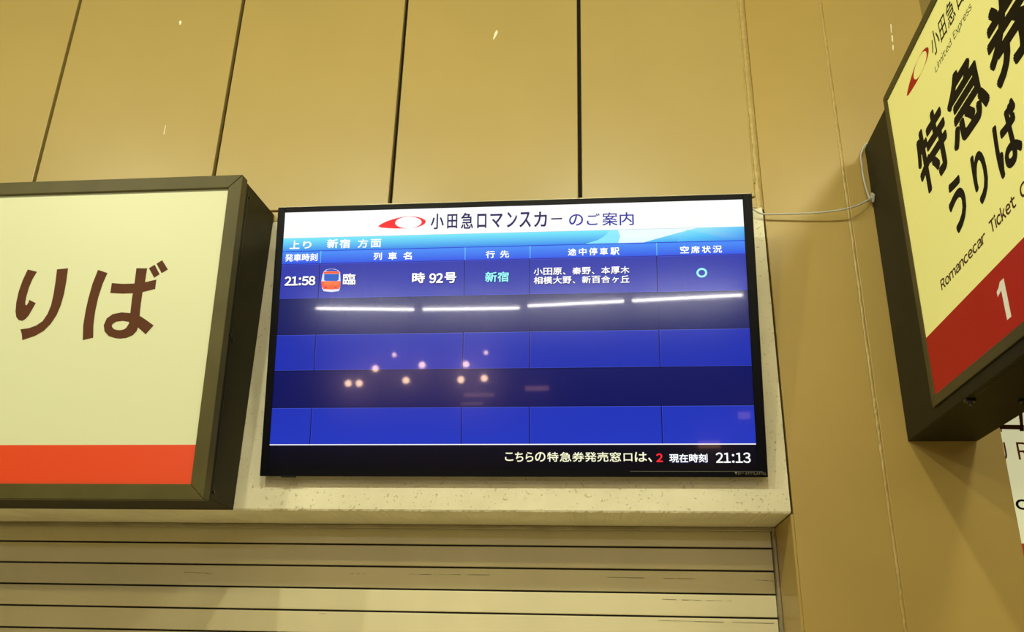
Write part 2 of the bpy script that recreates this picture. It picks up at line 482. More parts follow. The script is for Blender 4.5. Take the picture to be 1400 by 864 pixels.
# ================================================================ left box sign
LX1 = -0.928; LX0 = -2.62
p_top = Vector((0, 1.923, Z(1.185))); p_bot = Vector((0, 1.978, Z(0.345)))
FL = Frame((LX1, p_bot.y, p_bot.z), (1, 0, 0), p_top-p_bot)
HL = (p_top-p_bot).length; WL = LX1-LX0
ls = empty('box_sign', ((LX0+LX1)/2, WY, Z(0.350)), label='large cream wall sign with brown lettering and orange-red band, left of the screen', cat='sign')
b = bmesh.new()
ii = 0.006
q = [(FL.at(0, 0.006, -0.034)), (FL.at(0, HL-0.006, -0.034)), Vector((LX1, WY, Z(1.194))), Vector((LX1, WY, Z(0.351)))]
A = [b.verts.new((LX0+ii, p.y, p.z)) for p in q]; B = [b.verts.new((LX1-0.002, p.y, p.z)) for p in q]
b.faces.new(A); b.faces.new(B[::-1])
for k in range(4): b.faces.new([A[k], A[(k+1) % 4], B[(k+1) % 4], B[k]])
bmesh.ops.bevel(b, geom=b.edges[:], offset=0.0015, segments=1, affect='EDGES')
body = obj('housing', b, M['olive_dark'], ls, 'dark olive metal housing')
def mitred(fr, x0, z0, x1, z1, w, d, parent, mt, skip=()):
    """four mitred frame bars, x right / z up on the frame, d deep; returns them"""
    g = 0.0006
    C_ = [(x0, z0), (x1, z0), (x1, z1), (x0, z1)]; I = [(x0+w, z0+w), (x1-w, z0+w), (x1-w, z1-w), (x0+w, z1-w)]
    for k in range(4):
        if k in skip: continue
        k2 = (k+1) % 4; b = bmesh.new()
        pts = [C_[k], C_[k2], I[k2], I[k]]
        cx = sum(p[0] for p in pts)/4; cz = sum(p[1] for p in pts)/4
        L = math.dist(C_[k], C_[k2]); 
        ux, uz = (C_[k2][0]-C_[k][0])/L, (C_[k2][1]-C_[k][1])/L
        sh_ = [g, -g, -g, g]
        f0 = [b.verts.new(fr.at(p[0]+ux*s_, p[1]+uz*s_, 0)) for p, s_ in zip(pts, sh_)]
        f1 = [b.verts.new(fr.at(p[0]+ux*s_, p[1]+uz*s_, -d)) for p, s_ in zip(pts, sh_)]
        b.faces.new(f0); b.faces.new(f1[::-1])
        for j in range(4): b.faces.new([f0[j], f1[j], f1[(j+1) % 4], f0[(j+1) % 4]])
        bmesh.ops.recalc_face_normals(b, faces=b.faces)
        bmesh.ops.bevel(b, geom=b.edges[:], offset=0.0012, segments=1, affect='EDGES')
        obj('frame_bar', b, mt, parent)
mitred(FL, -WL, 0, 0, HL, 0.036, 0.032, ls, M['olive'])
# seam line, corner screws of the side plate
def side_screw(y, z):
    b = bmesh.new(); cyl(b, (LX1-0.001, y, z), 0.0035, 0.004, 'X', 12)
    obj('screw', b, M['black'], ls)
side_screw(1.985, Z(1.150)); side_screw(2.03, Z(0.372)); side_screw(1.99, Z(0.76)); side_screw(2.01, Z(0.752))
b = bmesh.new()
for n_ in (-0.0465,):
    a_, c_ = FL.at(0, 0.02, n_), FL.at(0, HL-0.02, n_)
    vs = [b.verts.new((LX1-0.0018, p.y+dy, p.z)) for p, dy in ((a_, 0), (a_, 0.002), (c_, 0.002), (c_, 0))]
    b.faces.new(vs)
r = bmesh.ops.extrude_face_region(b, geom=b.faces[:])
for v in [g for g in r['geom'] if isinstance(g, bmesh.types.BMVert)]: v.co.x += 0.0008
obj('seam', b, M['black'], ls)
# face and band
xr = -0.036; xl = -WL+0.036
zb_ = FL.px(130, 607.3)[1]
FLp = Frame(FL.at(0, 0, -0.010), FL.a, FL.b)
flat('face_panel', FLp, [[(xl, 0.034), (xr, 0.034), (xr, HL-0.034), (xl, HL-0.034)]], M['sign_face'], ls, -0.003, 0.003, px=False, label='cream translucent face')
flat('colour_band', FLp, [[(xl, 0.034), (xr, 0.034), (xr, zb_), (xl, zb_)]], M['sign_red_orange'], ls, 0.0001, 0.0004, px=False, label='orange-red lower band')
# the two brown kana, drawn as outlines measured on the face
def ol(pts): return [(x/5.833, 340+y/5.833) for x, y in pts]
ri1 = ol([(222, 166), (296, 184), (262, 240), (232, 310), (212, 380), (202, 430), (204, 450), (214, 450), (228, 428), (234, 408), (286, 434), (258, 484), (230, 532), (204, 562), (178, 577), (150, 570), (130, 545), (124, 500), (130, 430), (150, 340), (180, 255)])
ri2 = ol([(455, 165), (544, 156), (530, 260), (512, 360), (486, 450), (452, 530), (404, 602), (350, 656), (280, 696), (178, 730), (174, 680), (163, 643), (230, 634), (290, 612), (340, 578), (380, 520), (408, 450), (426, 370), (442, 270)])
ha1 = ol([(782, 169), (858, 194), (820, 280), (784, 390), (760, 500), (746, 610), (744, 710), (660, 730), (664, 610), (682, 500), (704, 400), (738, 280)])
ha_bar = ol([(892, 274), (980, 281), (1075, 278), (1155, 268), (1248, 246), (1238, 322), (1140, 346), (1058, 356), (980, 359), (880, 354)])
ha_stem = ol([(1088, 156), (1174, 157), (1158, 262), (1138, 346), (1124, 440), (1114, 536), (1110, 600), (1038, 600), (1040, 514), (1052, 400), (1062, 346), (1075, 262)])
def ring_px(outer, inner):
    n = len(outer); return [[outer[k], outer[(k+1) % n], inner[(k+1) % n], inner[k]] for k in range(n)]
o_ = ol([(1040, 514), (970, 508), (900, 522), (852, 556), (828, 610), (834, 660), (868, 698), (920, 714), (960, 718), (1010, 712), (1060, 690), (1092, 656), (1104, 620), (1100, 570)])
i_ = ol([(1028, 584), (980, 576), (930, 582), (900, 600), (892, 616), (898, 630), (912, 642), (935, 649), (958, 650), (980, 647), (1002, 636), (1016, 618), (1026, 602), (1030, 592)])
ha_tail = ol([(1110, 532), (1160, 564), (1226, 612), (1162, 684), (1090, 618), (1050, 600)])
dk1 = ol([(1188, 156), (1234, 128), (1274, 204), (1230, 233)])
dk2 = ol([(1248, 120), (1294, 92), (1340, 166), (1290, 196)])
def kana(groups):
    bmk = bmesh.new()
    for j, pls in enumerate(groups):
        for p in pls:
            for f in poly_faces(bmk, FLp, [FLp.px(*c) for c in p], 0.0004+0.00004*j):
                f.normal_update()
                if f.normal.dot(FLp.n) < 0: f.normal_flip()
    me = bpy.data.meshes.new('character'); bmk.to_mesh(me); bmk.free(); link('character', me, M['brown_ink'], ls)
kana([[ri1, ri2]])
kana([[ha1, dk1, dk2], [ha_bar], [ha_stem], ring_px(o_, i_), [ha_tail]])
# the kana before them, just outside the picture
text('character', FLp, [('う', (FLp.px(22, 370)[0]-0.215, FLp.px(90, 366)[1], FLp.px(22, 370)[0]-0.065, FLp.px(30, 465)[1]))], M['brown_ink'], ls, 0.0004, 0.03, px=False)

# ================================================================ wall-mounted screen
TILT = 0.1561
t_mid = Vector((-0.2340, 2.070, Z(0.7838)))
ub = Vector((0, -math.sin(TILT), math.cos(TILT)))
TW, TH = 1.25, 0.7155
t_bot = t_mid - ub*TH/2
FT = Frame(t_bot, (1, 0, 0), ub)
tv = empty('wall_screen', tuple(t_bot), (TILT, 0, 0), label='large black-framed screen showing a blue train timetable, tilted forward on the wall', cat='screen')
MT = FT.m()
SCB = FT.px(700, 642.5)[1]      # lower edge of the lit area
SL = FT.px(379, 448)[0]; SR = FT.px(1025, 448)[0]
ST = (FT.px(390, 289.3)[1]+FT.px(1018, 273.3)[1])/2
print('screen', SL, SR, SCB, ST)
def tvbox(name, x0, x1, y0, y1, z0, z1, mt, bev=0.001, parent=None, label=None):
    b = bmesh.new(); box(b, x0, x1, y0, y1, z0, z1, bev, 1, MT); return obj(name, b, mt, parent or tv, label)
h = TW/2
tvbox('bezel_side', -h, SL, 0, 0.018, 0.0, TH, M['bezel'])
tvbox('bezel_side', SR, h, 0, 0.018, 0.0, TH, M['bezel'])
tvbox('bezel_top', SL, SR, 0, 0.018, ST, TH, M['bezel'])
tvbox('bezel_bottom', SL, SR, 0, 0.018, 0.0, SCB, M['bezel'])
tvbox('bezel_highlight', -h+0.001, h-0.001, -0.0012, 0.004, TH-0.003, TH-0.0005, M['steel'], 0.0005, label='upper edge with a steel strip for its silver highlight')  # steel strip added to give the black top bezel its silver highlight
tvbox('back_cover', -h+0.006, h-0.006, 0.0165, 0.021, 0.006, TH-0.006, M['black'])
tvbox('back_cover', -0.45, 0.45, 0.0205, 0.05, 0.26, TH-0.12, M['black'], 0.006)
for x in (-0.2, 0.2):
    b = bmesh.new(); box(b, x-0.015, x+0.015, 2.09, WY-0.006, Z(0.86), Z(0.90), 0.001)
    obj('mount_arm', b, M['black'], tv)
tvbox('trim_line', 0.30, h-0.012, -0.0006, 0.001, SCB-0.0035, SCB-0.0022, M['bezel_line'], 0.0, label='thin silver line on the lower bezel')
tvbox('power_button', SL+0.035, SL+0.075, -0.001, 0.004, -0.0035, 0.0015, M['black'])
SCN = -0.0022
scr = None
# ---- the picture on the screen, one flat mesh with a colour per corner
def g3(c): return srgb(*c)
CT = [(438.7, 343.7, 422.8, 605), (635.5, 338.7, 630.6, 605), (724.5, 337.5, 723.7, 605.7), (897.5, 333.7, 905.7, 605.7)]
ROW = [((389, 289), (1018, 273)), ((388.7, 324.5), (1018.7, 310.8)), ((387, 342.5), (1018.8, 329.5)), ((386, 360.5), (1019.5, 347.5)),
       ((383, 407), (1022, 398.7)), ((379.7, 456.2), (1024.5, 449.4)), ((375.3, 505.3), (1027.8, 502)), ((372, 555.3), (1030.4, 555.6)), ((367, 607.2), (1033.8, 607.8))]
rowz = [(FT.px(*a)[1]+FT.px(*c)[1])/2 for a, c in ROW]; rowz[0] = ST
colx = [(FT.px(a, b_)[0]+FT.px(c, d_)[0])/2 for a, b_, c, d_ in CT]
print('rows', rowz, 'cols', colx)
polys = []   # (points local, colours, layer)
def rect(x0, x1, z0, z1, ct, cb, lay=0):
    polys.append(([(x0, z0), (x1, z0), (x1, z1), (x0, z1)], [cb, cb, ct, ct], lay))
def band(r, ct, cb): rect(SL, SR, rowz[r+1], rowz[r], ct, cb)
band(0, (255, 255, 255), (255, 255, 255))
band(1, (120, 238, 255), (52, 138, 238))
band(2, (72, 146, 250), (42, 84, 232))
band(3, (44, 56, 172), (46, 58, 176))
band(4, (12, 24, 100), (12, 20, 98))
band(5, (26, 46, 176), (26, 46, 176))
band(6, (6, 14, 96), (6, 14, 90))
band(7, (28, 50, 184), (32, 54, 190))
rect(SL, SR, SCB, rowz[8], (3, 2, 26), (0, 0, 4))
LN = 0.0012
for r_, c_, w_ in ((2, (18, 40, 215), LN), (3, (20, 26, 150), LN), (4, (14, 16, 70), LN), (5, (6, 8, 60), LN*1.4), (6, (6, 8, 60), LN*1.4), (7, (6, 8, 60), LN*1.4)):
    rect(SL, SR, rowz[r_]-w_, rowz[r_]+w_*0.6, c_, c_, 1)
rect(SL, SR, rowz[1], rowz[1]+0.0009, (190, 215, 230), (190, 215, 230), 1)
for r_ in (3, 5, 7):
    rect(SL, SR, rowz[r_]-0.0024, rowz[r_]-0.0013, (70, 90, 215), (70, 90, 215), 2)
    rect(SL, SR, rowz[r_+1]+0.001, rowz[r_+1]+0.0018, (60, 80, 220), (60, 80, 220), 2)
rect(SL, SR, rowz[8]-0.0012, rowz[8]+0.0012, (255, 255, 255), (255, 255, 255), 3)
for x in colx:
    rect(x-0.0013, x+0.0013, rowz[8]+0.001, rowz[3], (14, 16, 92), (10, 12, 84), 3)
    rect(x-0.0005, x+0.0018, rowz[3]+0.001, rowz[2]-0.001, (120, 205, 255), (80, 170, 250), 3)
    for r_ in (3, 5, 7): rect(x+0.0014, x+0.0022, rowz[r_+1]+0.001, rowz[r_]-0.001, (64, 82, 214), (64, 82, 214), 2)
# swoosh in the pale blue strip
def Pz(u, v): return FT.px(700+u/4, 260+v/4)
zt, zbm = rowz[1]-0.0002, rowz[2]+0.001
def strip(us_top, us_bot, ct, cb, lay):
    a = Pz(us_top[0], 225)[0]; b_ = Pz(us_top[1], 225)[0]; c = Pz(us_bot[0], 290)[0]; d = Pz(us_bot[1], 290)[0]
    polys.append(([(c, zbm), (d, zbm), (b_, zt), (a, zt)], [cb, cb, ct, ct], lay))
xs_t = Pz(1272, 225)[0]
polys.append(([(Pz(400, 290)[0], zbm), (SR, zbm), (SR, zt), (Pz(535, 225)[0], zt), (Pz(510, 250)[0], zt-(zt-zbm)*0.4), (Pz(470, 270)[0], zt-(zt-zbm)*0.72)], [(130, 228, 255)]*2+[(150, 240, 255)]*2+[(140, 235, 255)]*2, 1))
polys.append(([(Pz(580, 290)[0], zbm), (Pz(720, 290)[0], zbm), (Pz(860, 250)[0], (zt+zbm)/2), (Pz(1010, 215)[0], zt), (Pz(580, 225)[0], zt), (Pz(592, 255)[0], (zt+zbm)/2)], [(225, 252, 255)]*2+[(240, 255, 255)]*4, 2))
polys.append(([(Pz(720, 290)[0], zbm), (SR, zbm), (SR, zt), (Pz(1010, 215)[0], zt), (Pz(860, 250)[0], (zt+zbm)/2)], [(70, 180, 245), (58, 140, 238), (95, 200, 255), (150, 240, 255), (120, 220, 255)], 2))
polys.append(([(Pz(900, 290)[0], zbm), (Pz(1200, 290)[0], zbm), (Pz(1080, 262)[0], (zt+zbm)/2), (Pz(960, 235)[0], zt-0.004)], [(80, 190, 250), (62, 150, 240), (90, 205, 250), (130, 232, 255)], 3))
bm = bmesh.new(); cl = bm.loops.layers.float_color.new('Col')
for pts, cs, lay in polys:
    f = bm.faces.new([bm.verts.new(FT.at(p[0], p[1], SCN+lay*0.00008)) for p in pts]); f.normal_update()
    for lp, c in zip(f.loops, cs): lp[cl] = srgb(*c)
    if f.normal.dot(FT.n) < 0: f.normal_flip()
me = bpy.data.meshes.new('screen'); bm.to_mesh(me); bm.free()
scr = link('screen', me, M['screen'], tv, 'lit display with a blue table of departures')
TO = SCN+0.0006
def cb_(ox, oy, s, x0, y0, x1, y1): return (ox+x0/s, oy+y0/s, ox+x1/s, oy+y1/s)
A_ = lambda *q: cb_(510, 280, 7.368, *q)
B_ = lambda *q: cb_(690, 280, 7.368, *q)
C4 = lambda *q: cb_(370, 260, 4, *q)
D5 = lambda *q: cb_(720, 330, 5, *q)
text('lettering', FT, [('小', A_(580, 86, 712, 244)), ('田', A_(746, 92, 848, 236)), ('急', A_(885, 76, 1008, 240)), ('ロ', A_(1048, 88, 1142, 232)), ('マ', A_(1180, 88, 1305, 226)),
     ('ン', B_(22, 70, 125, 224)), ('ス', B_(148, 70, 264, 224)), ('カ', B_(295, 66, 425, 220)), ('ー', B_(468, 130, 578, 146))], M['px_navy'], scr, TO, 0.014)
text('lettering', FT, [('の', B_(648, 92, 790, 208)), ('ご', B_(828, 84, 958, 202)), ('案', B_(982, 74, 1137, 207)), ('内', B_(1158, 72, 1300, 204))], M['px_blue'], scr, TO, 0.008)
BW = 0.022
text('lettering', FT, [('上', C4(103, 274, 158, 320)), ('り', C4(176, 278, 222, 318)), ('新', C4(308, 266, 368, 316)), ('宿', C4(376, 266, 434, 316)), ('方', C4(476, 266, 532, 314)), ('面', C4(546, 266, 604, 312))], M['px_white'], scr, TO, BW)
text('lettering', FT, [('発車時刻', C4(78, 346, 256, 388)), ('列', C4(562, 340, 608, 380)), ('車', C4(642, 338, 690, 380)), ('名', C4(724, 336, 772, 378)), ('行', C4(1176, 330, 1226, 370)), ('先', C4(1254, 328, 1304, 368)),
     ('途', D5(282, 46, 340, 96)), ('中', D5(357, 44, 410, 95)), ('停', D5(426, 42, 484, 94)), ('車', D5(500, 42, 556, 92)), ('駅', D5(572, 40, 634, 91)),
     ('空', D5(1050, 30, 1110, 80)), ('席', D5(1124, 30, 1184, 80)), ('状', D5(1198, 28, 1260, 78)), ('況', D5(1272, 26, 1336, 76))], M['px_white'], scr, TO, BW)
E5 = lambda *q: cb_(380, 330, 8.75, *q)
G5 = lambda *q: cb_(540, 330, 7.778, *q)
# dark halo under the bold words, then the words
def both(items, mt, bold, parent=scr, halo=0.03):
    sh_i = [(s, (b[0]+0.3, b[1]+0.3, b[2]+1.1, b[3]+1.1), bold+halo) for s, b in items]
    text('lettering_shadow', FT, sh_i, M['px_navy'], parent, TO-0.0002, px=True)
    text('lettering', FT, items, mt, parent, TO, bold)
both([('21:58', E5(78, 414, 445, 526))], M['px_white'], 0.03)
both([('臨', E5(776, 382, 926, 518))], M['px_white'], 0.018)
both([('時', G5(180, 328, 318, 442)), ('92', G5(364, 336, 510, 442)), ('号', G5(524, 326, 652, 440))], M['px_white'], 0.03)
both([('新', G5(958, 322, 1084, 430)), ('宿', G5(1090, 320, 1210, 428))], M['px_cyan'], 0.02)
def line(s, x0, y0, x1, y1, tops):
    n = len(s); w = (x1-x0)/n; out = []
    for k, ch in enumerate(s):
        a = x0+k*w; dy = (y1-y0)*k/n
        if ch == '、': out.append((ch, D5(a+4, y0+dy+34, a+22, y0+dy+tops)))
        elif ch == 'ヶ': out.append((ch, D5(a+10, y0+dy+10, a+w-10, y0+dy+tops)))
        else: out.append((ch, D5(a+2, y0+dy, a+w-3, y0+dy+tops)))
    return out
both(line('小田原、秦野、本厚木', 46, 180, 706, 168, 50), M['px_white'], 0.019, halo=0.012)
both(line('相模大野、新百合ヶ丘', 46, 240, 706, 230, 50), M['px_white'], 0.019, halo=0.012)
# the ring in the last column
def ellipse(cx, cy, rx, ry, n=32, rot=0.0):
    return [(cx+rx*math.cos(t)*math.cos(rot)-ry*math.sin(t)*math.sin(rot), cy+rx*math.cos(t)*math.sin(rot)+ry*math.sin(t)*math.cos(rot)) for t in (2*math.pi*k/n for k in range(n))]
flat('vacancy_ring', FT, ring_px(ellipse(959.6, 372.6, 7.3, 6.5), ellipse(959.6, 372.6, 4.6, 4.0)), M['px_cyan'], scr, TO)
# footer line
H3 = lambda *q: cb_(660, 590, 3.5, *q)
foot = 'こちらの特急券発売窓口は、'
fx = [(106, 146), (154, 194), (205, 242), (250, 300), (308, 362), (368, 424), (428, 486), (488, 544), (547, 602), (607, 662), (674, 716), (728, 786), (792, 810)]
fi = []
for ch, (a, b_) in zip(foot, fx):
    t_, bo = 98, 144
    if ch == 'こ': t_, bo = 100, 140
    if ch == '、': t_, bo = 124, 146
    if ch == '口': t_, bo = 104, 142
    fi.append((ch, H3(a, t_, b_, bo)))
text('lettering', FT, fi, M['px_cream'], scr, TO, 0.014)
text('lettering', FT, [('2', H3(830, 104, 862, 146))], M['px_red'], scr, TO, 0.03, label='red digit')
both([('現在時刻', H3(893, 106, 1076, 148))], M['px_white'], 0.02, halo=0.01)
text('lettering', FT, [('21:13', H3(1116, 100, 1282, 150))], M['px_white'], scr, TO, 0.014)
# maker's line on the lower bezel, tiny grey marks
FTb = Frame(FT.at(0, 0, 0.0002), FT.a, FT.b)
text('lettering', FTb, [('▼', (1004, 644.6, 1008.5, 649)), ('ロー', (1009, 645.4, 1017, 648.6)), ('ATTTLATTLL', (1019, 645.6, 1048, 648.9))], M['steel'], tv, 0.0002, 0.0)
# train emblem
ic = []
def E(pts): return [(380+x/8.75, 330+y/8.75) for x, y in pts]
ic = [(E([(530, 400), (545, 360), (572, 334), (620, 326), (680, 328), (715, 340), (742, 370), (748, 480), (742, 550), (728, 592), (640, 604), (545, 594), (524, 560), (516, 480)]), (225, 232, 255)),
      (E([(560, 352), (590, 334), (640, 329), (700, 338), (722, 356)]), (40, 80, 190)),
      (E([(540, 384), (548, 362), (600, 355), (722, 357), (742, 386)]), (255, 92, 40)),
      (E([(552, 388), (728, 388), (722, 462), (700, 472), (572, 472), (550, 462)]), (36, 96, 200)),
      (E([(516, 476), (748, 472), (742, 545), (728, 568), (640, 574), (540, 570), (522, 540)]), (250, 96, 50)),
      (E([(545, 484), (722, 480), (716, 520), (552, 522)]), (255, 122, 60)),
      (E([(556, 540), (582, 540), (582, 556), (556, 556)]), (200, 60, 50)), (E([(676, 540), (700, 540), (700, 556), (676, 556)]), (200, 60, 50))]
bm = bmesh.new(); cl = bm.loops.layers.float_color.new('Col')
for j, (pts, c) in enumerate(ic):
    f = bm.faces.new([bm.verts.new(FT.at(*FT.px(*p), TO+j*0.00006)) for p in pts]); f.normal_update()
    for lp in f.loops: lp[cl] = srgb(*c)
    if f.normal.dot(FT.n) < 0: f.normal_flip()
me = bpy.data.meshes.new('train_emblem'); bm.to_mesh(me); bm.free(); link('train_emblem', me, M['screen'], scr)
# red eye-shaped mark
TEAR = [(0, 0.755), (0.05, 0.60), (0.167, 0.37), (0.30, 0.20), (0.417, 0.08), (0.55, 0.01), (0.70, 0.0), (0.83, 0.06), (0.92, 0.18), (0.98, 0.33), (1.0, 0.47), (0.985, 0.62), (0.93, 0.78), (0.84, 0.90), (0.73, 0.965), (0.583, 0.995), (0.40, 0.99), (0.208, 0.94), (0.06, 0.87)]
EYE_C = (0.635, 0.505, 0.277, 0.475)
def tear(fr, x0, z1, w, h_, lean, m_red, m_in, parent, off):
    L = lambda p: (x0+p[0]*w, z1-p[1]*h_)
    flat('mark', fr, [[L(p) for p in TEAR]], m_red, parent, off, px=False, label='red eye-shaped mark')
    e = ellipse(EYE_C[0], EYE_C[1], EYE_C[2], EYE_C[3], 36, lean)
    flat('mark_centre', fr, [[L(p) for p in e]], m_in, parent, off+0.00015, px=False)
a0 = FT.px(516.8, 308)[0]; a1 = FT.px(582, 303)[0]; zt_ = FT.px(561, 295.6)[1]; zb2 = FT.px(555, 312)[1]
tear(FT, a0, zt_, a1-a0, zt_-zb2, -0.0, M['px_red'], M['px_white'], scr, TO)

# ================================================================ right projecting sign
RX = 0.7335; RX2 = 0.893
rs = empty('projecting_sign', ((RX+RX2)/2, WY, Z(0.524)), label='cream ticket sign with a red band, projecting from the pillar right of the screen', cat='sign')
y_far, y_near = 1.963, 1.115      # the lit frame runs from y_far (wall side) to y_near
b = bmesh.new(); box(b, RX, RX2, y_near+0.004, WY-0.0005, Z(0.524), Z(1.347), 0.0015)
obj('housing', b, M['olive_dark'], rs, 'dark olive metal housing')
FR = Frame((RX-0.004, 0, CAM_H), (0, -1, 0), (0, 0, 1))      # faces the left (-x)
assert FR.n.x < 0
mitred(FR, -y_far, 0.5515, -y_near, 1.371, 0.0235, 0.0035, rs, M['olive'])
FR2 = Frame((RX2+0.004, 0, CAM_H), (0, 1, 0), (0, 0, 1))
mitred(FR2, y_near, 0.5515, y_far, 1.371, 0.0235, 0.0035, rs, M['olive'])
b = bmesh.new(); box(b, RX+0.001, RX2-0.001, y_near, y_far, Z(1.345), Z(1.369), 0.001)
obj('top_cover', b, M['olive_dark'], rs)
pa0, pa1, pz0, pz1 = -y_far+0.0235, -y_near-0.0235, 0.5715, 1.3485
FRp = Frame((RX-0.0016, 0, CAM_H), (0, -1, 0), (0, 0, 1))
RED = 0.7085
flat('face_panel', FRp, [[(pa0-0.002, pz0-0.002), (pa1+0.002, pz0-0.002), (pa1+0.002, pz1+0.002), (pa0-0.002, pz1+0.002)]], M['sign_face_yellow'], rs, -0.001, 0.001, px=False, label='cream translucent face')
flat('colour_band', FRp, [[(pa0, pz0), (pa1, pz0), (pa1, RED), (pa0, RED)]], M['sign_red'], rs, 0.0001, 0.0003, px=False, label='deep red lower band')
flat('face_panel', Frame((RX2+0.0016, 0, CAM_H), (0, 1, 0), (0, 0, 1)), [[(-pa1-0.002, pz0-0.002), (-pa0+0.002, pz0-0.002), (-pa0+0.002, pz1+0.002), (-pa1-0.002, pz1+0.002)]], M['sign_face_yellow'], rs, -0.001, 0.001, px=False, label='cream translucent face')
for it in [('特', (-1.823, 1.154, -1.650, 0.993)), ('急', (-1.632, 1.154, -1.450, 0.993)), ('券', (-1.430, 1.160, -1.248, 0.993))]:
    text('character', FRp, [it], M['black_ink'], rs, 0.0003, 0.032, px=False)
for it in [('う', (-1.706, 0.957, -1.622, 0.840)), ('り', (-1.578, 0.951, -1.515, 0.840)), ('ば', (-1.474, 0.957, -1.372, 0.840))]:
    text('character', FRp, [it], M['black_ink'], rs, 0.0003, 0.032, px=False)
text('lettering', FRp, [('Romancecar', (-1.812, 0.793, -1.573, 0.769)), ('Ticket', (-1.551, 0.799, -1.440, 0.771)), ('Counter', (-1.420, 0.798, -1.250, 0.771))], M['brown_ink'], rs, 0.0003, 0.022, px=False)
one = [(0, .70), (0, .84), (.30, .90), (.52, 1), (1, 1), (1, 0), (.50, 0), (.50, .78)]
flat('lettering', FRp, [[(-1.572+0.036*x, 0.600+0.075*z) for x, z in one]], M['white_ink'], rs, 0.0006, px=False, label='white digit')
text('lettering', FRp, [('小', (-1.648, 1.306, -1.603, 1.248)), ('田', (-1.597, 1.301, -1.563, 1.250)), ('急', (-1.555, 1.304, -1.513, 1.250)), ('ロ', (-1.500, 1.299, -1.470, 1.252)),
     ('マ', (-1.458, 1.300, -1.420, 1.252)), ('ン', (-1.410, 1.304, -1.375, 1.252)), ('ス', (-1.366, 1.303, -1.330, 1.252)), ('カ', (-1.322, 1.304, -1.285, 1.252)), ('ー', (-1.275, 1.280, -1.240, 1.275))], M['black_ink'], rs, 0.0003, 0.006, px=False)
text('lettering', FRp, [('Limited', (-1.649, 1.230, -1.555, 1.212)), ('Express', (-1.541, 1.230, -1.447, 1.207))], M['black_ink'], rs, 0.0003, 0.0, px=False)
tear(FRp, -1.819, 1.307, 0.158, 0.042, 0.0, M['sign_red'], M['sign_face_yellow'], rs, 0.0003)
# latches under the box
for x, y in ((0.744, 1.800), (0.852, 1.805)):
    b = bmesh.new(); box(b, x-0.011, x+0.011, y-0.007, y+0.007, Z(0.517), Z(0.5245), 0.002, 1)
    cyl(b, (x, y, Z(0.514)), 0.004, 0.006, 'Z', 10)
    obj('latch', b, M['black'], rs)
for y in (1.30,):
    for x in (0.744, 0.852):
        b = bmesh.new(); box(b, x-0.011, x+0.011, y-0.007, y+0.007, Z(0.517), Z(0.5245), 0.002, 1)
        cyl(b, (x, y, Z(0.514)), 0.004, 0.006, 'Z', 10)
        obj('latch', b, M['black'], rs)
b = bmesh.new(); box(b, RX+0.012, RX+0.0135, y_near+0.02, 1.81, Z(0.5235), Z(0.5245)); obj('seam', b, M['black'], rs)

# ================================================================ grey cable and its clip
cab = empty('cable', (0.42, WY, Z(1.155)), label='thin pale cable running from the screen to the projecting sign', cat='cable')
pts = [(0.36, 2.13, Z(1.172)), (0.40, 2.135, Z(1.164))]
for u, v, y in ((1040, 291.8, 2.140), (1060, 292.6, 2.139), (1100, 291.8, 2.135), (1130, 289.6, 2.130), (1155, 285.8, 2.125), (1172, 281.0, 2.128), (1184, 275.2, 2.136)):
    pts.append(tuple(ray_plane_y(u, v, y)))
pts.append(tuple(ray_plane_y(1189, 272, 2.142)))
b = bmesh.new(); tube(b, spline(pts, 6), 0.0026, 10); obj('cable_run', b, M['cable'], cab, smooth=True)
pts2 = [tuple(ray_plane_y(u, v, y)) for u, v, y in ((1189, 271.6, 2.142), (1185.5, 262, 2.146), (1181, 245, 2.148), (1178.5, 228, 2.148), (1177, 215, 2.148), (1178.2, 208, 2.148))]
pts2 += [(0.738, 2.140, Z(1.3515)), (0.80, 2.13, Z(1.3515))]
b = bmesh.new(); tube(b, spline(pts2, 6), 0.0026, 10); obj('cable_run', b, M['cable'], cab, smooth=True)
c = ray_plane_y(1190, 270, 2.143)
cx_ = RX-0.0045
b = bmesh.new()
fr = Matrix.Translation((cx_, 2.143, c.z)) @ Matrix.Rotation(math.radians(45), 4, 'X')
box(b, -0.002, 0.004, -0.0105, 0.0105, -0.0105, 0.0105, 0.001, 1, fr)
box(b, -0.008, 0.0, -0.006, 0.006, -0.003, 0.003, 0.001, 1, fr)
clip = obj('cable_clip', b, M['cable']); base_mesh(clip, (cx_, 2.143, c.z))
tag(clip, 'small white adhesive clip holding the cable on the side of the projecting sign', 'clip')

# ================================================================ beyond the pillar
FY = 4.30
b = bmesh.new(); box(b, 0.7, 6.9, FY+0.32, FY+0.5, 0, CEIL)
w2 = obj('wall_far', b, M['dark_gap']); tag(w2, kind='structure')
xx = 0.72
while xx < 6.8:
    b = bmesh.new(); box(b, xx+0.006, xx+0.55, FY+0.30, FY+0.319, 0, CEIL-0.002, 0.002, 1); obj('panel', b, M['pillar'], w2); xx += 0.556
FF = Frame((0, FY, CAM_H), (1, 0, 0), (0, 0, 1))
f_l = FF.px(1340, 600)[0]; zr_ = FF.px(1398, 743)[1]; zJ1 = FF.px(1395, 604.5)[1]; zJ0 = FF.px(1391, 628.5)[1]
fz0 = zr_-0.16; fz1 = FF.px(1395, 480)[1]; f_l -= 0.25; f_r = f_l+2.1
fs = empty('box_sign', ((f_l+f_r)/2, FY+0.3, Z(fz0)), label='distant cream sign with rust letters and red band, partly hidden behind the pillar', cat='sign')
b = bmesh.new(); box(b, f_l-0.03, f_r+0.03, FY+0.004, FY+0.299, Z(fz0-0.03), Z(fz1+0.03), 0.003); obj('housing', b, M['olive_dark'], fs)
